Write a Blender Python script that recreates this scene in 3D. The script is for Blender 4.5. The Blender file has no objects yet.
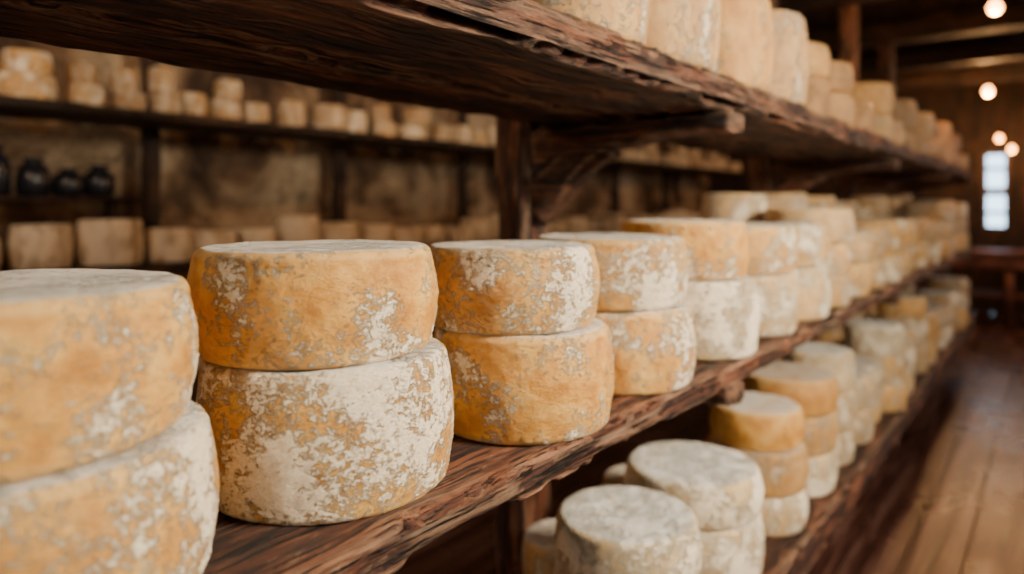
import bpy, bmesh, math, random
from mathutils import Vector, noise, Matrix
random.seed(7)
scene = bpy.context.scene
CAMZ = 1.25

# ------------------------------------------------------------------ node helpers
def new_mat(name):
    m = bpy.data.materials.new(name); m.use_nodes = True
    nt = m.node_tree; nt.nodes.clear()
    out = nt.nodes.new('ShaderNodeOutputMaterial')
    b = nt.nodes.new('ShaderNodeBsdfPrincipled')
    nt.links.new(b.outputs[0], out.inputs[0])
    return m, nt, b
def setin(nt, sock, v):
    if isinstance(v, bpy.types.NodeSocket): nt.links.new(v, sock)
    else: sock.default_value = v
def noise_n(nt, vec, scale, detail=6, rough=.6, dist=0.0):
    n = nt.nodes.new('ShaderNodeTexNoise')
    nt.links.new(vec, n.inputs['Vector'])
    n.inputs['Scale'].default_value = scale; n.inputs['Detail'].default_value = detail
    n.inputs['Roughness'].default_value = rough; n.inputs['Distortion'].default_value = dist
    return n.outputs['Fac']
def mathn(nt, op, a, b=0.0, c=None, clamp=False):
    n = nt.nodes.new('ShaderNodeMath'); n.operation = op; n.use_clamp = clamp
    setin(nt, n.inputs[0], a); setin(nt, n.inputs[1], b)
    if c is not None: setin(nt, n.inputs[2], c)
    return n.outputs[0]
def ramp(nt, fac, stops):
    n = nt.nodes.new('ShaderNodeValToRGB'); nt.links.new(fac, n.inputs[0])
    cr = n.color_ramp
    while len(cr.elements) < len(stops): cr.elements.new(0.5)
    for e, (p, c) in zip(cr.elements, stops):
        e.position = p; e.color = (c[0], c[1], c[2], 1)
    return n.outputs[0]
def smooth(nt, v, lo, hi):
    n = nt.nodes.new('ShaderNodeMapRange'); n.interpolation_type = 'SMOOTHSTEP'
    setin(nt, n.inputs[0], v); n.inputs[1].default_value = lo; n.inputs[2].default_value = hi
    return n.outputs[0]
def mix(nt, f, a, b):
    n = nt.nodes.new('ShaderNodeMix'); n.data_type = 'RGBA'
    setin(nt, n.inputs[0], f)
    setin(nt, n.inputs[6], a if isinstance(a, bpy.types.NodeSocket) else (*a, 1))
    setin(nt, n.inputs[7], b if isinstance(b, bpy.types.NodeSocket) else (*b, 1))
    return n.outputs[2]
def mapping(nt, vec, scale):
    n = nt.nodes.new('ShaderNodeMapping'); nt.links.new(vec, n.inputs[0]); n.inputs['Scale'].default_value = scale
    return n.outputs[0]
def objcoord(nt):
    return nt.nodes.new('ShaderNodeTexCoord').outputs['Object']
def bump(nt, h, strength, dist, prev=None):
    n = nt.nodes.new('ShaderNodeBump'); nt.links.new(h, n.inputs['Height'])
    n.inputs['Strength'].default_value = strength; n.inputs['Distance'].default_value = dist
    if prev is not None: nt.links.new(prev, n.inputs['Normal'])
    return n.outputs[0]
def oattr(nt, name):
    at = nt.nodes.new('ShaderNodeAttribute'); at.attribute_type = 'OBJECT'; at.attribute_name = name
    return at.outputs['Fac']

# ------------------------------------------------------------------ materials
def cheese_material():
    m, nt, b = new_mat('cheese_rind')
    oc = objcoord(nt)
    oi = nt.nodes.new('ShaderNodeObjectInfo')
    rnd = oi.outputs['Random']
    off = nt.nodes.new('ShaderNodeCombineXYZ')
    setin(nt, off.inputs[0], mathn(nt, 'MULTIPLY', rnd, 7.0)); setin(nt, off.inputs[1], mathn(nt, 'MULTIPLY', rnd, 11.0)); setin(nt, off.inputs[2], mathn(nt, 'MULTIPLY', rnd, 5.0))
    va = nt.nodes.new('ShaderNodeVectorMath'); va.operation = 'ADD'
    nt.links.new(oc, va.inputs[0]); nt.links.new(off.outputs[0], va.inputs[1])
    v = va.outputs[0]
    mould, tone, age_shade = oattr(nt, 'mould'), oattr(nt, 'tone'), oattr(nt, 'age_shade')
    v2 = mapping(nt, v, (1, 1, 1.35))
    big = noise_n(nt, v, 12, 4, .6, .2)
    flake = noise_n(nt, v2, 90, 12, .74, .25)
    powder = noise_n(nt, v2, 260, 8, .78)
    mid = noise_n(nt, v, 24, 5, .6, .2)
    wrinkle = noise_n(nt, mapping(nt, v, (1, 1, 2.2)), 38, 8, .65, 1.2)
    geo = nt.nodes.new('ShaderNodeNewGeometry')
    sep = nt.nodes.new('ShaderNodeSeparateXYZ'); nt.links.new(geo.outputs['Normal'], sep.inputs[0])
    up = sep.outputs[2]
    base = ramp(nt, mid, [(.34, (.54, .215, .024)), (.5, (.76, .355, .052)), (.66, (.88, .51, .125))])
    pale = ramp(nt, mid, [(.32, (.54, .39, .21)), (.5, (.72, .55, .34)), (.68, (.82, .66, .45))])
    base = mix(nt, tone, base, pale)
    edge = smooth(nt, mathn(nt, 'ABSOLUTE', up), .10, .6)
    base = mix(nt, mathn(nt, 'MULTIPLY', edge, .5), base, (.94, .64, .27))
    s = mathn(nt, 'MULTIPLY', mathn(nt, 'SUBTRACT', big, .5), .66)
    s = mathn(nt, 'ADD', s, mathn(nt, 'MULTIPLY', flake, .60))
    s = mathn(nt, 'ADD', s, mathn(nt, 'MULTIPLY', powder, .40))
    s = mathn(nt, 'ADD', s, mould)
    mask = smooth(nt, s, .505, .580)
    haze = smooth(nt, s, .42, .60)
    topm = smooth(nt, up, .84, .985)
    tops = mathn(nt, 'ADD', s, mathn(nt, 'MULTIPLY', topm, .24))
    tmask = mathn(nt, 'MULTIPLY', smooth(nt, tops, .48, .66), topm)
    col = mix(nt, mathn(nt, 'MULTIPLY', haze, .30), base, (.92, .64, .30))
    white = mix(nt, smooth(nt, powder, .35, .65), (.90, .69, .44), (1.0, .94, .81))
    col = mix(nt, mathn(nt, 'MULTIPLY', mask, .90), col, white)
    scr = noise_n(nt, mapping(nt, v, (14, 160, 1)), 1, 5, .7, .3)
    tn = mathn(nt, 'ADD', mathn(nt, 'MULTIPLY', noise_n(nt, v, 20, 10, .75), .7), mathn(nt, 'MULTIPLY', scr, .3))
    greyw = ramp(nt, tn, [(.39, (.62, .53, .43)), (.49, (.88, .83, .76)), (.60, (1.0, .97, .93))])
    col = mix(nt, mathn(nt, 'MULTIPLY', tmask, .95), col, greyw)
    pits = smooth(nt, noise_n(nt, v2, 110, 7, .72), .37, .43)
    pitf = mathn(nt, 'MULTIPLY', mathn(nt, 'SUBTRACT', 1.0, pits), mathn(nt, 'MULTIPLY_ADD', topm, -.25, .42))
    col = mix(nt, pitf, col, (.46, .18, .025))
    aged_shaded = mix(nt, mid, (.20, .085, .025), (.42, .22, .09))
    col = mix(nt, age_shade, col, aged_shaded)  # browner rind per wheel; on the upper shelf it also stands for shade
    nt.links.new(col, b.inputs['Base Color'])
    setin(nt, b.inputs['Roughness'], mathn(nt, 'MULTIPLY_ADD', mask, .35, .40))
    n1 = bump(nt, wrinkle, .55, .006)
    n1 = bump(nt, mask, .8, .0016, n1)
    n1 = bump(nt, flake, .8, .0042, n1)
    n1 = bump(nt, powder, .7, .0018, n1)
    nt.links.new(n1, b.inputs['Normal'])
    return m

def wood_material(name, axis, dark, mid_, light, scratch=(.50, .31, .19), amt=.42, rough=.6, worn=.5):
    m, nt, b = new_mat(name)
    oc = objcoord(nt)
    def sc(a, c):
        s = [a, a, a]; s[axis] = c; return tuple(s)
    g = noise_n(nt, mapping(nt, oc, sc(34, 2.0)), 1, 10, .72, .25)
    g2 = noise_n(nt, mapping(nt, oc, sc(150, 6)), 1, 7, .75, .15)
    patch = noise_n(nt, mapping(nt, oc, sc(12, 4)), 1, 7, .65, .2)
    f = mathn(nt, 'ADD', mathn(nt, 'MULTIPLY', g, .6), mathn(nt, 'MULTIPLY', g2, .4))
    col = ramp(nt, f, [(.41, dark), (.50, mid_), (.60, light)])
    col = mix(nt, mathn(nt, 'MULTIPLY', smooth(nt, patch, .47, .58), .7), col, dark)
    sfac = noise_n(nt, mapping(nt, oc, sc(75, 20)), 1, 10, .8, .4)
    sfac = mathn(nt, 'ADD', sfac, mathn(nt, 'MULTIPLY', mathn(nt, 'SUBTRACT', patch, .5), -.35))
    sm = mathn(nt, 'MULTIPLY', smooth(nt, sfac, .54, .66), amt)
    col = mix(nt, sm, col, scratch)
    if worn:
        geo = nt.nodes.new('ShaderNodeNewGeometry')
        pt = smooth(nt, geo.outputs['Pointiness'], .505, .56)
        pt = mathn(nt, 'MULTIPLY', mathn(nt, 'MULTIPLY', pt, smooth(nt, g2, .4, .6)), worn)
        col = mix(nt, pt, col, scratch)
    crack = smooth(nt, g2, .38, .46)
    col = mix(nt, mathn(nt, 'MULTIPLY', mathn(nt, 'SUBTRACT', 1.0, crack), .9), col, (.005, .0025, .0015))
    nt.links.new(col, b.inputs['Base Color'])
    b.inputs['Roughness'].default_value = rough
    n = bump(nt, f, 1.0, .016); n = bump(nt, crack, .9, .005, n); n = bump(nt, sfac, .8, .007, n)
    nt.links.new(n, b.inputs['Normal'])
    return m

def plain(name, col, rough=.6, metal=0.0, emit=None, es=0):
    m, nt, b = new_mat(name)
    oc = objcoord(nt)
    f = noise_n(nt, oc, 18, 5, .6)
    c = mix(nt, f, tuple(x * .75 for x in col), tuple(min(1, x * 1.2) for x in col))
    nt.links.new(c, b.inputs['Base Color'])
    b.inputs['Roughness'].default_value = rough; b.inputs['Metallic'].default_value = metal
    if emit:
        b.inputs['Emission Color'].default_value = (*emit, 1); b.inputs['Emission Strength'].default_value = es
    return m

M_CHEESE = cheese_material()
D, Mi, L = (.010, .003, .0016), (.105, .027, .010), (.32, .105, .040)
M_WOOD = {a: wood_material('shelf_wood_' + 'xyz'[a], a, D, Mi, L) for a in range(3)}
M_BEAM = {a: wood_material('beam_wood_' + 'xyz'[a], a, (.006, .0025, .0015), (.035, .013, .006), (.12, .046, .018), amt=.08, worn=0) for a in range(3)}

def plaster():
    m, nt, b = new_mat('old_plaster')
    oc = objcoord(nt)
    a = noise_n(nt, oc, 1.3, 6, .62, .4); c = noise_n(nt, oc, 9, 8, .7)
    vo = nt.nodes.new('ShaderNodeTexVoronoi'); vo.feature = 'DISTANCE_TO_EDGE'; vo.inputs['Scale'].default_value = 2.6
    nz = nt.nodes.new('ShaderNodeTexNoise'); nz.inputs['Scale'].default_value = 3; nz.inputs['Detail'].default_value = 6
    nt.links.new(oc, nz.inputs['Vector'])
    ad = nt.nodes.new('ShaderNodeVectorMath'); ad.operation = 'ADD'; nt.links.new(oc, ad.inputs[0]); nt.links.new(nz.outputs['Color'], ad.inputs[1])
    nt.links.new(ad.outputs[0], vo.inputs['Vector'])
    crack = smooth(nt, vo.outputs['Distance'], .0, .025)
    col = ramp(nt, a, [(.38, (.035, .018, .010)), (.46, (.16, .092, .05)), (.53, (.38, .26, .16)), (.64, (.52, .39, .26))])
    col = mix(nt, mathn(nt, 'MULTIPLY', smooth(nt, c, .52, .62), .35), col, (.07, .038, .02))
    col = mix(nt, mathn(nt, 'MULTIPLY', mathn(nt, 'SUBTRACT', 1.0, crack), .6), col, (.03, .016, .01))
    nt.links.new(col, b.inputs['Base Color']); b.inputs['Roughness'].default_value = .9
    nt.links.new(bump(nt, c, .5, .02), b.inputs['Normal'])
    return m
M_PLASTER = plaster()
def floor_mat():
    m, nt, b = new_mat('floor_boards')
    oc = objcoord(nt)
    g = noise_n(nt, mapping(nt, oc, (22, 1.3, 1)), 1, 8, .65, .3)
    st = noise_n(nt, oc, 2.2, 4, .6)
    col = ramp(nt, g, [(.38, (.022, .009, .007)), (.5, (.075, .028, .020)), (.62, (.17, .083, .062))])
    oi = nt.nodes.new('ShaderNodeAttribute'); oi.attribute_name = 'bt'
    col = mix(nt, mathn(nt, 'MULTIPLY', oi.outputs['Fac'], .6), col, (.035, .013, .010))
    nt.links.new(col, b.inputs['Base Color'])
    setin(nt, b.inputs['Roughness'], mathn(nt, 'MULTIPLY_ADD', st, .3, .14))
    nt.links.new(bump(nt, g, .6, .006), b.inputs['Normal'])
    return m
M_FLOOR = floor_mat()

# ------------------------------------------------------------------ geometry
def link(name, me, mat):
    o = bpy.data.objects.new(name, me); scene.collection.objects.link(o)
    if mat: me.materials.append(mat)
    return o

def sweep(bm, axis, a0, a1, u0, u1, v0, v1, step=.02, jit=.003, bev=.006, seed=0.0, taper=None, nu=None, nv=None, chip=3.4):
    """box with rounded, worn edges swept along axis. (u,v) = the two other axes in xyz order"""
    w, h = u1 - u0, v1 - v0
    nu = nu or max(2, int(w / .02)); nv = nv or max(2, int(h / .012))
    ring = []
    for i in range(nu): ring.append((u0 + bev + (w - 2 * bev) * i / nu, v0))
    ring.append((u1 - bev, v0))
    for i in range(nv): ring.append((u1, v0 + bev + (h - 2 * bev) * i / nv))
    ring.append((u1, v1 - bev))
    for i in range(nu): ring.append((u1 - bev - (w - 2 * bev) * i / nu, v1))
    ring.append((u0 + bev, v1))
    for i in range(nv): ring.append((u0, v1 - bev - (h - 2 * bev) * i / nv))
    ring.append((u0, v0 + bev))
    n = max(1, int(round((a1 - a0) / step)))
    cu, cv = (u0 + u1) / 2, (v0 + v1) / 2
    rings = []
    oth = [i for i in range(3) if i != axis]
    for k in range(n + 1):
        a = a0 + (a1 - a0) * k / n
        r = []
        for (u, v) in ring:
            p = [0, 0, 0]; p[axis] = a; p[oth[0]] = u; p[oth[1]] = v
            if taper:
                u_, v_ = taper(k / n, u, v); p[oth[0]] = u_; p[oth[1]] = v_
            q = [p[0] * 26 + seed, p[1] * 26, p[2] * 26]; q[axis] = a * 6 + seed
            q2 = [x * 2.7 + 11 for x in q]
            corner = (abs(u - cu) > w / 2 - bev * 1.5) and (abs(v - cv) > h / 2 - bev * 1.5)
            d = noise.noise(Vector(q)) * jit + noise.noise(Vector(q2)) * jit * .6
            if corner:
                e = max(0, noise.noise(Vector((a * 7 + seed, u * 3, v * 3))) + .5 * noise.noise(Vector((a * 31 + seed, u * 3, v * 9)))) * jit * chip
                d -= e
            du = (1 if u > cu else -1) * (1 if abs(u - cu) > w / 2 - 1e-6 or corner else 0)
            dv = (1 if v > cv else -1) * (1 if abs(v - cv) > h / 2 - 1e-6 or corner else 0)
            p[oth[0]] += du * (d - jit); p[oth[1]] += dv * (d - jit)
            r.append(bm.verts.new(p))
        rings.append(r)
    m = len(ring)
    for k in range(n):
        for i in range(m):
            j = (i + 1) % m
            bm.faces.new((rings[k][i], rings[k][j], rings[k + 1][j], rings[k + 1][i]))
    bm.faces.new(rings[0][::-1]); bm.faces.new(rings[-1])

def finish(name, bm, mat, smooth_=True):
    bmesh.ops.recalc_face_normals(bm, faces=bm.faces)
    me = bpy.data.meshes.new(name); bm.to_mesh(me); bm.free()
    if smooth_:
        for p in me.polygons: p.use_smooth = True
    return link(name, me, mat)

def parent_to(name, kids):
    e = bpy.data.objects.new(name, None); scene.collection.objects.link(e); e.empty_display_size = .1
    for k in kids: k.parent = e
    return e

def boxbm(bm, x0, x1, y0, y1, z0, z1):
    vs = [bm.verts.new((x, y, z)) for x in (x0, x1) for y in (y0, y1) for z in (z0, z1)]
    for f in ((0, 1, 3, 2), (4, 6, 7, 5), (0, 4, 5, 1), (2, 3, 7, 6), (0, 2, 6, 4), (1, 5, 7, 3)):
        bm.faces.new([vs[i] for i in f])

# ---- main shelving unit
XF, XB = -.515, -1.03
Y0, Y1 = -1.2, 6.4
Z_MID_T, Z_UP_B, Z_UP_T, Z_LOW_T = .932, 1.446, 1.519, .395
kids = []
def shelf_level(nm, zb, zt, seed, xf=XF, jit=.0048):
    mid = (xf + XB) / 2 - .02
    for i, (a, b) in enumerate(((mid + .003, xf + .004), (XB, mid - .003))):
        bm = bmesh.new()
        sweep(bm, 1, Y0, Y1, a, b, zb, zt, step=.010, jit=jit, bev=.007, seed=seed + i * 5)
        kids.append(finish(f'{nm}_plank_{i+1}', bm, M_WOOD[1]))
shelf_level('upper', Z_UP_B - .004, Z_UP_T, 1.0, jit=.008)
shelf_level('middle', Z_MID_T - .052, Z_MID_T + .002, 20.0)
shelf_level('lower', Z_LOW_T - .095, Z_LOW_T + .002, 40.0, -.505)
for k, py in enumerate((-.6, 1.44, 3.3, 5.0, 6.3)):
    bm = bmesh.new()
    sweep(bm, 2, 0, 2.66, XB - .115, XB - .001, py - .058, py + .058, step=.016, jit=.006, bev=.009, seed=k * 3.3)
    kids.append(finish(f'post_{k+1}', bm, M_WOOD[2]))
    for j, zb in enumerate((Z_UP_B, Z_MID_T - .052, Z_LOW_T - .095)):
        bm = bmesh.new()
        def tp(t, u, v, zb=zb):   # carved: deep at the post, slimmer toward the front
            s = 1.0 if t < .25 else 1.0 - .5 * min(1, (t - .25) / .45) ** .7
            return u, zb - (zb - v) * s
        sweep(bm, 0, XB - .001, XF - .012, py - .045, py + .045, zb - .10, zb + .004, step=.014, jit=.005, bev=.008, seed=k + j * 2, taper=tp)
        kids.append(finish(f'bearer_{k+1}_{j+1}', bm, M_WOOD[0]))
        bm = bmesh.new()
        def tp2(t, u, v):
            s = 1.25 - .35 * math.sin(math.pi * t)
            return u, v * s
        sweep(bm, 0, 0, .25, -.042, .042, -.048, .048, step=.012, jit=.005, bev=.008, seed=k * 2 + j, taper=tp2)
        ang = -math.radians(40)
        R = Matrix.Translation((XB - .01, py, zb - .20)) @ Matrix.Rotation(ang, 4, 'Y')
        bmesh.ops.transform(bm, matrix=R, verts=bm.verts)
        kids.append(finish(f'brace_{k+1}_{j+1}', bm, M_WOOD[0]))
parent_to('wooden_cheese_shelf', kids)

# ---- cheese wheels
def wheel_mesh(r, h, seed, seg=200, hi=True):
    e = min(.0135, h * .13)        # rounded shoulder
    prof = []
    nt_ = 14 if hi else 4
    for i in range(nt_): prof.append(((r - e) * i / nt_, h, 0))
    na = 6 if hi else 4
    for i in range(na + 1):
        a = math.pi / 2 * (1 - i / na)
        prof.append((r - e + e * math.cos(a), h - e + e * math.sin(a), 1))
    ns = 26 if hi else 5
    for i in range(1, ns):
        prof.append((r + .0065 * math.sin(math.pi * i / ns), h - e - (h - 2 * e) * i / ns, 1))
    for i in range(na + 1):
        a = math.pi / 2 * i / na
        prof.append((r - e + e * math.cos(a), e - e * math.sin(a), 1))
    bm = bmesh.new()
    rings = []
    for pi, (pr, pz, k) in enumerate(prof):
        if pi == 0: rings.append([bm.verts.new((0, 0, pz - .002))]); continue
        R = []
        for s in range(seg):
            a = 2 * math.pi * s / seg
            c, sn = math.cos(a), math.sin(a)
            lo = noise.noise(Vector((c * 1.1 + seed, sn * 1.1, pz * 5)))
            md = noise.noise(Vector((c * 5 + seed, sn * 5, pz * 34)))
            hi_ = noise.noise(Vector((c * 17, sn * 17 + seed, pz * 110)))
            vh = noise.noise(Vector((c * 34, sn * 34 + seed, pz * 230)))
            rr = pr * (1 + .008 * lo) + (md * .0011 + hi_ * .0010 + vh * .0009) * (k or .2)
            zz = pz
            t = pz / h
            zz += t * (.0020 * noise.noise(Vector((c * pr / r * 1.2 + seed * 2, sn * pr / r * 1.2, 3))) + .0010 * noise.noise(Vector((c * pr * 30, sn * pr * 30, seed))))
            if t > .9 and k == 0: zz -= .002 * (1 - (pr / r) ** 2)
            R.append(bm.verts.new((rr * c, rr * sn, zz)))
        rings.append(R)
    for s in range(seg):
        bm.faces.new((rings[0][0], rings[1][s], rings[1][(s + 1) % seg]))
    for k in range(1, len(rings) - 1):
        for s in range(seg):
            t = (s + 1) % seg
            bm.faces.new((rings[k][s], rings[k + 1][s], rings[k + 1][t], rings[k][t]))
    bm.faces.new(rings[-1][::-1])
    bmesh.ops.recalc_face_normals(bm, faces=bm.faces)
    me = bpy.data.meshes.new('cheese_wheel'); bm.to_mesh(me); bm.free()
    for p in me.polygons: p.use_smooth = True
    me.materials.append(M_CHEESE)
    return me

def put(me, x, y, z, mould=0.0, tone=0.0, sx=1, sz=1, rot=None, age_shade=0.0):
    o = bpy.data.objects.new('cheese_wheel', me); scene.collection.objects.link(o)
    o.location = (x, y, z); o.scale = (sx, sx, sz)
    o.rotation_euler = (0, 0, random.uniform(0, 6.28) if rot is None else rot)
    o['mould'] = float(mould); o['tone'] = float(tone); o['age_shade'] = float(age_shade)
    return o

ZM = Z_MID_T - .003
heroes = [
 (-.70, -.15, [(.150, .135, 0, 0, .0, .2), (.150, .11, 0, 0, .0, .2)]),
 (-.700, .190, [(.157, .131, .014, .008, .035, .1), (.151, .124, .000, .002, .0, .05)]),
 (-.681, .521, [(.140, .153, 0, 0, .055, .0), (.136, .120, -.014, -.007, -.005, .0)]),
 (-.637, .840, [(.131, .145, 0, 0, -.010, .0), (.127, .117, -.014, -.010, .035, .1)]),
 (-.656, 1.145, [(.141, .140, .004, 0, -.005, .05), (.139, .123, -.006, -.003, .025, .1)]),
 (-.655, 1.475, [(.139, .163, .008, .004, .08, .9), (.137, .124, -.008, -.006, -.02, .0)]),
 (-.655, 1.800, [(.138, .148, 0, 0, .04, .7), (.136, .120, 0, 0, .0, .15)]),
 (-.652, 2.105, [(.138, .146, 0, 0, .02, .5), (.136, .120, 0, 0, .02, .4)]),
]
sd = 1.0
for (x, y, ws) in heroes:
    z = ZM
    for (r, h, dx, dy, mo, to) in ws:
        put(wheel_mesh(r, h, sd), x + dx, y + dy, z, mo, to); z += h + .0005; sd += 3.7
pool = [(wheel_mesh(.138 + .004 * (i % 3), hh, 50 + i * 2.3, 72, False), .142, hh) for i, hh in enumerate((.10, .115, .13, .12, .145, .108))]
def row(x, y0, y1, zb, hmin, hmax, sp=.305, scale=1.0, jit=.01, tone=(.1, .6), mould=(-.03, .05), limit=1.0, skip=0.0, age_shade=(0, .15), smin=.94):
    y = y0
    while y < y1:
        s0 = random.uniform(smin, 1.0)
        if random.random() < skip: y += sp * scale; continue
        z = zb; target = random.uniform(hmin, hmax)
        xx = x + random.uniform(-jit, jit) + (1 - s0) * random.uniform(-.1, .14)
        yy = y - (1 - s0) * .14
        while z - zb < target - .05:
            me, r, h = random.choice(pool)
            if z - zb + h > limit: break
            put(me, xx + random.uniform(-.008, .008), yy + random.uniform(-.005, .005), z, random.uniform(*mould), random.uniform(*tone), scale * s0 * random.uniform(.94, 1.0), 1.0, age_shade=random.uniform(*age_shade))
            z += h + .0005
        y += sp * scale * (1 - (1 - s0) * .9)
row(-.655, 2.42, 6.2, ZM, .24, .29, tone=(.0, .6), age_shade=(0, .45), smin=.88)
for (x, y, s) in ((-.905, 1.95, .72), (-.90, 2.2, .75)):
    put(pool[1][0], x, y, ZM, .02, .6, s, 1.0, age_shade=.3); put(pool[2][0], x, y, ZM + .1155, .02, .5, s, 1.0, age_shade=.3)
put(pool[1][0], -.90, 1.60, ZM, .02, .8, .72, 1.05); put(pool[2][0], -.90, 1.60, ZM + .1215, .04, .9, .70, .95, age_shade=.2)
row(-.91, 2.46, 6.1, ZM, .25, .34, sp=.26 / .8, scale=.78, tone=(.2, .8), age_shade=(.1, .6))
# upper shelf: tall single wheels, tinted browner as if in shade
ZU = Z_UP_T - .008
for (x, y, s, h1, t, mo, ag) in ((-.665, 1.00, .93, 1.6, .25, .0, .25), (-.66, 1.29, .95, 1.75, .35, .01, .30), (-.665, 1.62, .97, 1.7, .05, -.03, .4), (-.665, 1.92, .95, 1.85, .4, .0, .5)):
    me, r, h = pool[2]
    put(me, x, y, ZU, mo, t, s, h1, age_shade=ag)
row(-.665, 2.24, 6.2, ZU, .12, .28, tone=(.0, .5), mould=(-.1, .0), limit=.30, age_shade=(.45, 1), smin=.82)
row(-.90, .75, 6.2, ZU, .10, .24, scale=.75, sp=.38, tone=(.0, .6), skip=.3, age_shade=(.2, .8))
# lower shelf
ZL = Z_LOW_T - .003
def stack(x, y, zb, items):
    z = zb
    for (i, s, mo, to, ag) in items:
        me, r, h = pool[i]; put(me, x, y, z, mo, to, s, 1.0, age_shade=ag); z += h + .0005
put(pool[2][0], -.905, 1.345, ZL, .0, .35, .60, .75, age_shade=.3)
stack(-.675, 1.235, ZL, [(2, 1, .07, .9, .0), (3, 1.0, .05, .95, 0)])
stack(-.690, 1.585, ZL, [(4, 1.1, .06, .9, .0), (0, 1.12, .05, .85, 0)])
stack(-.655, 1.93, ZL, [(0, .92, .03, .7, .1), (1, .9, -.02, .2, .5), (0, .86, -.10, .0, .25)])
stack(-.665, 2.24, ZL, [(3, 1, .05, .9, .0), (1, .98, .0, .3, .4), (5, .97, -.10, .0, .5)])
row(-.650, 2.56, 6.2, ZL, .22, .44, tone=(.2, 1), limit=.47, mould=(-.04, .08), age_shade=(0, .45), smin=.76, jit=.014)
row(-.92, 1.75, 6.1, ZL, .12, .34, scale=.75, sp=.36, limit=.42, tone=(.1, .7), skip=.2, age_shade=(.1, .6))

# ---- rear shelving along the left wall
kids = []
XR0, XR1 = -3.72, -3.22
for i, (zt) in enumerate((.985, 1.685, .35)):
    bm = bmesh.new(); sweep(bm, 1, -1.5, 9.3, XR0, XR1, zt - .05, zt, step=.06, jit=.004, bev=.008, seed=60 + i, nu=6, nv=3)
    kids.append(finish(f'plank_{i+1}', bm, M_BEAM[1]))
for k in range(8):
    py = -.72 + 1.225 * k
    bm = bmesh.new(); sweep(bm, 2, 0, 2.66, XR0 - .085, XR0 - .001, py - .045, py + .045, step=.08, jit=.004, bev=.008, seed=70 + k, nu=3, nv=3)
    kids.append(finish(f'post_{k+1}', bm, M_BEAM[2]))
bm = bmesh.new(); sweep(bm, 1, .35, 1.52, XR0 + .02, XR0 + .27, 1.262, 1.29, step=.05, jit=.003, seed=91, nu=5, nv=2)
kids.append(finish('small_plank', bm, M_BEAM[1]))
bm = bmesh.new()
for yy in (.40, 1.45):
    boxbm(bm, XR0 + .1, XR0 + .15, yy, yy + .04, .98, 1.264)
kids.append(finish('small_plank_legs', bm, M_BEAM[2], False))
parent_to('rear_cheese_shelf', kids)
y = -.9
while y < 9:
    me, r, h = random.choice(pool)
    s = random.uniform(.70, .95)
    put(me, -3.36 + random.uniform(-.04, .02), y, .981, .10, random.uniform(.7, 1), s, random.uniform(1.1, 1.45))
    y += .285 * s + random.uniform(.0, .05)
y = -.9
while y < 9:
    s = random.choice((.85, .5, .55, .48, .75, .6)); n = random.choice((1, 1, 2, 2))
    zz = 1.681
    for q in range(n):
        me, r, h = random.choice(pool)
        sz = random.uniform(.75, 1.0) * (1.3 if n == 1 else 1)
        put(me, -3.38 + random.uniform(-.05, .05), y + .14 * s, zz, .05, random.uniform(.2, .9), s * (1 - .18 * q), sz, age_shade=random.uniform(.05, .55)); zz += h * sz + .0005
    y += .30 * s + random.uniform(.01, .07)

# dark storage jars on the small plank
M_JAR = plain('dark_glazed_jar', (.012, .014, .022), .25)
def jar(y, r, h, x):
    bm = bmesh.new(); prof = [(0, 0), (r * .8, 0), (r, h * .15), (r * 1.02, h * .5), (r * .85, h * .75), (r * .5, h * .86), (r * .5, h * .93), (r * .62, h * .95), (r * .62, h), (0, h)]
    seg = 28; rr = []
    for (a, z) in prof:
        rr.append([bm.verts.new((a * math.cos(2 * math.pi * s / seg), a * math.sin(2 * math.pi * s / seg), z)) for s in range(seg)] if a else [bm.verts.new((0, 0, z))])
    for k in range(len(rr) - 1):
        for s in range(seg):
            t = (s + 1) % seg
            A, B = rr[k], rr[k + 1]
            if len(A) == 1: bm.faces.new((A[0], B[t], B[s]))
            elif len(B) == 1: bm.faces.new((A[s], A[t], B[0]))
            else: bm.faces.new((A[s], A[t], B[t], B[s]))
    o = finish('storage_jar', bm, M_JAR); o.location = (x, y, 1.287)
for i, yy in enumerate((.5, .66, .83, .99, 1.14, 1.28, 1.41)):
    jar(yy, .066, (.16, .2, .24, .22, .17, .13, .15)[i], XR0 + .14)

# ---- room shell
XL, XRt, YB, YE, ZC = -4.0, 2.3, -2.2, 9.8, 2.7
def shell(name, boxes, mat):
    bm = bmesh.new()
    for b_ in boxes: boxbm(bm, *b_)
    return finish(name, bm, mat, False)
shell('wall_left', [(XL - .12, XL, YB, YE, 0, ZC)], M_PLASTER)
shell('wall_right', [(XRt, XRt + .12, YB, YE, 0, ZC)], M_BEAM[1])
shell('wall_front', [(XL, XRt, YB - .12, YB, 0, ZC)], M_BEAM[2])
WX0, WX1, WZ0, WZ1 = -.69, -.45, .97, 1.86
shell('wall_back', [(XL, WX0, YE, YE + .12, 0, ZC), (WX1, XRt, YE, YE + .12, 0, ZC), (WX0, WX1, YE, YE + .12, 0, WZ0), (WX0, WX1, YE, YE + .12, WZ1, ZC)], M_BEAM[2])
M_FRAME = plain('window_frame_paint', (.10, .05, .03), .5)
f = .03
shell('window_1', [(WX0, WX0 + f, YE + .02, YE + .08, WZ0, WZ1), (WX1 - f, WX1, YE + .02, YE + .08, WZ0, WZ1),
                   (WX0 + f, WX1 - f, YE + .02, YE + .08, WZ0, WZ0 + f), (WX0 + f, WX1 - f, YE + .02, YE + .08, WZ1 - f, WZ1),
                   (WX0 + f, WX1 - f, YE + .03, YE + .07, 1.36, 1.45), (WX0 + f, WX1 - f, YE + .03, YE + .07, 1.65, 1.69),
                   (WX0 + f, WX1 - f, YE + .03, YE + .07, 1.14, 1.18)], M_FRAME)
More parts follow.
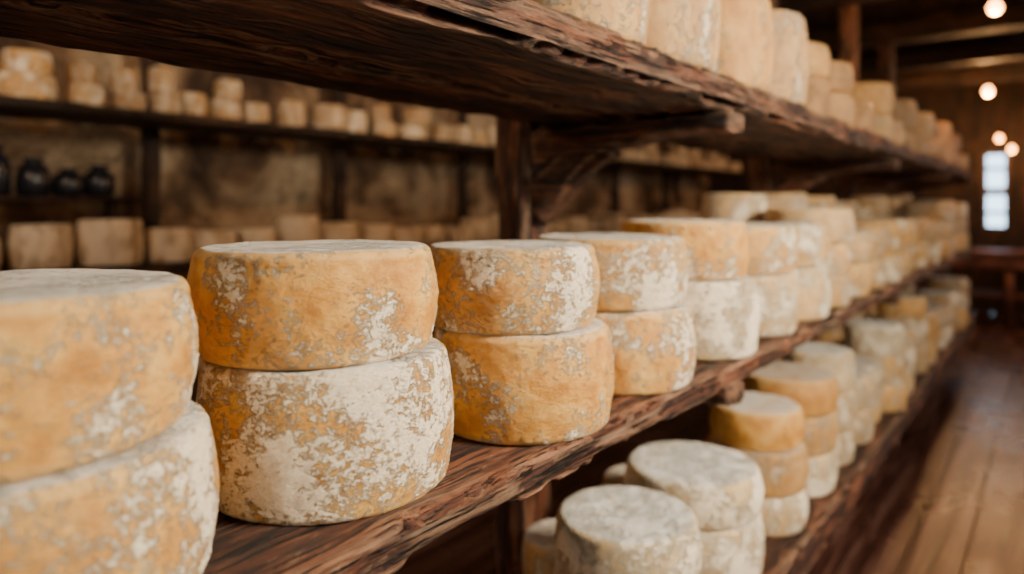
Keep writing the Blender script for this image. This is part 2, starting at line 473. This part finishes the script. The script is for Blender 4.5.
shell('ceiling', [(XL, XRt, YB, YE, ZC, ZC + .1)], M_BEAM[1])
bm = bmesh.new()
x = XL; vals = []
while x < XRt:
    w = .17
    x1 = min(x + w, XRt)
    n0 = len(bm.faces)
    boxbm(bm, x + .003, x1 - .003, YB, YE, -.03, 0)
    vals += [random.random()] * (len(bm.faces) - n0)
    x += w
boxbm(bm, XL, XRt, YB, YE, -.1, -.03); vals += [1.0] * 6
me = bpy.data.meshes.new('floor'); bmesh.ops.recalc_face_normals(bm, faces=bm.faces); bm.to_mesh(me); bm.free()
att = me.attributes.new('bt', 'FLOAT', 'FACE')
for i, v_ in enumerate(vals): att.data[i].value = v_
link('floor', me, M_FLOOR)
for k in range(7):
    yy = .8 + 1.35 * k
    bm = bmesh.new(); sweep(bm, 0, XL, XRt, yy - .07, yy + .07, ZC - .17, ZC, step=.1, jit=.005, bev=.01, seed=k * 7, nu=4, nv=4)
    finish('ceiling_beam', bm, M_BEAM[0])
for xx in (-2.4, .12):
    bm = bmesh.new(); sweep(bm, 1, YB, YE, xx - .09, xx + .09, ZC - .36, ZC - .172, step=.1, jit=.005, bev=.01, seed=xx * 7, nu=4, nv=4)
    finish('ceiling_beam', bm, M_BEAM[1])

# low wooden bench at the end of the aisle
M_RED = wood_material('bench_wood', 0, (.05, .015, .008), (.20, .05, .02), (.40, .13, .06), amt=.1, rough=.4, worn=0)
bm = bmesh.new()
sweep(bm, 0, -1.3, .5, 8.6, 9.2, .72, .78, step=.1, jit=.002, seed=3, nu=5, nv=2)
sweep(bm, 0, -1.25, .45, 8.66, 9.14, .30, .34, step=.1, jit=.002, seed=4, nu=5, nv=2)
sweep(bm, 0, -1.25, .45, 8.62, 8.65, .60, .72, step=.1, jit=.001, bev=.004, seed=5, nu=2, nv=3)
for lx in (-1.27, -.42, .41):
    for ly in (8.64, 9.10):
        boxbm(bm, lx, lx + .07, ly, ly + .07, 0, .72)
finish('wooden_bench', bm, M_RED)

# ---- pendant bulbs
M_BULB = plain('lit_bulb_glass', (.9, .7, .4), .3, emit=(1.0, .36, .08), es=24)
M_BLK = plain('black_cord', (.02, .018, .015), .5)
def pendant(x, y, z, r=.04, power=12):
    bm = bmesh.new(); bmesh.ops.create_uvsphere(bm, u_segments=24, v_segments=16, radius=r)
    for v in bm.verts:
        if v.co.z > 0: v.co.x *= (1 - .35 * v.co.z / r); v.co.y *= (1 - .35 * v.co.z / r); v.co.z *= 1.35
    g = finish('bulb', bm, M_BULB); g.location = (x, y, z)
    bm = bmesh.new(); bmesh.ops.create_cone(bm, cap_ends=True, segments=16, radius1=.022, radius2=.014, depth=.06, matrix=Matrix.Translation((0, 0, r * 1.35 + .02)))
    L_ = ZC - z - (r * 1.35 + .05)
    bmesh.ops.create_cone(bm, cap_ends=True, segments=8, radius1=.004, radius2=.004, depth=L_, matrix=Matrix.Translation((0, 0, r * 1.35 + .05 + L_ / 2)))
    c = finish('cord_and_socket', bm, M_BLK); c.location = (x, y, z)
    parent_to('pendant_bulb', [g, c])
    ld = bpy.data.lights.new('bulb_light', 'POINT'); ld.energy = power; ld.color = (1, .50, .18); ld.shadow_soft_size = .02
    lo = bpy.data.objects.new('bulb_light', ld); lo.location = (x, y, z - r - .03); scene.collection.objects.link(lo)
pendant(-.28, 4.78, 2.36, .035, power=26)
pendant(-.53, 8.1, 2.34, power=60)
pendant(-.50, 9.2, 1.97, .03, power=8)
pendant(-.40, 9.4, 1.86, .03, power=8)
pendant(-2.3, 2.6, 2.2, power=14)
pendant(-2.3, .2, 2.2, power=18)

# ---- area lamps: unseen right-hand windows (no openings built), plus added fill
def area(name, loc, target, sx, sy, e, col):
    ld = bpy.data.lights.new(name, 'AREA'); ld.shape = 'RECTANGLE'; ld.size = sx; ld.size_y = sy; ld.energy = e; ld.color = col
    o = bpy.data.objects.new(name, ld); o.location = loc
    o.rotation_euler = (Vector(target) - Vector(loc)).to_track_quat('-Z', 'Y').to_euler(); scene.collection.objects.link(o)
area('window_light_near', (1.5, 1.5, 2.05), (-.7, .4, .85), .65, .55, 180, (1, .87, .66))
area('window_light_mid', (2.1, 4.4, 1.75), (-.7, 3.6, .5), 1.0, .9, 20, (1, .85, .68))
area('window_light_far', (2.1, 6.9, 1.85), (-.7, 6.4, .3), 1.3, 1.1, 32, (1, .93, .88))
area('fill_light_behind', (.9, -1.7, 1.7), (-.7, .5, 1.0), .9, .9, 17, (1, .88, .72))  # added fill lamp behind the camera, no window there
area('rear_aisle_fill', (-2.2, -.6, 2.5), (-3.6, 1.6, 1.2), .8, .5, 18, (1, .84, .66))  # added fill lamp to brighten the rear shelf and wall

w = bpy.data.worlds.new('World'); scene.world = w; w.use_nodes = True
bg = w.node_tree.nodes['Background']; bg.inputs[0].default_value = (.55, .80, 1, 1); bg.inputs[1].default_value = 5

cd = bpy.data.cameras.new('camera'); cam = bpy.data.objects.new('camera', cd); scene.collection.objects.link(cam)
cam.location = (0, 0, CAMZ); cam.rotation_euler = (math.radians(90), 0, math.radians(37.96))
cd.sensor_width = 36; cd.lens = 700 / 1024 * 36; cd.shift_y = -(287 - 205) / 1024
cd.clip_start = .02
cd.dof.use_dof = True; cd.dof.focus_distance = .80; cd.dof.aperture_fstop = 1.9
scene.camera = cam
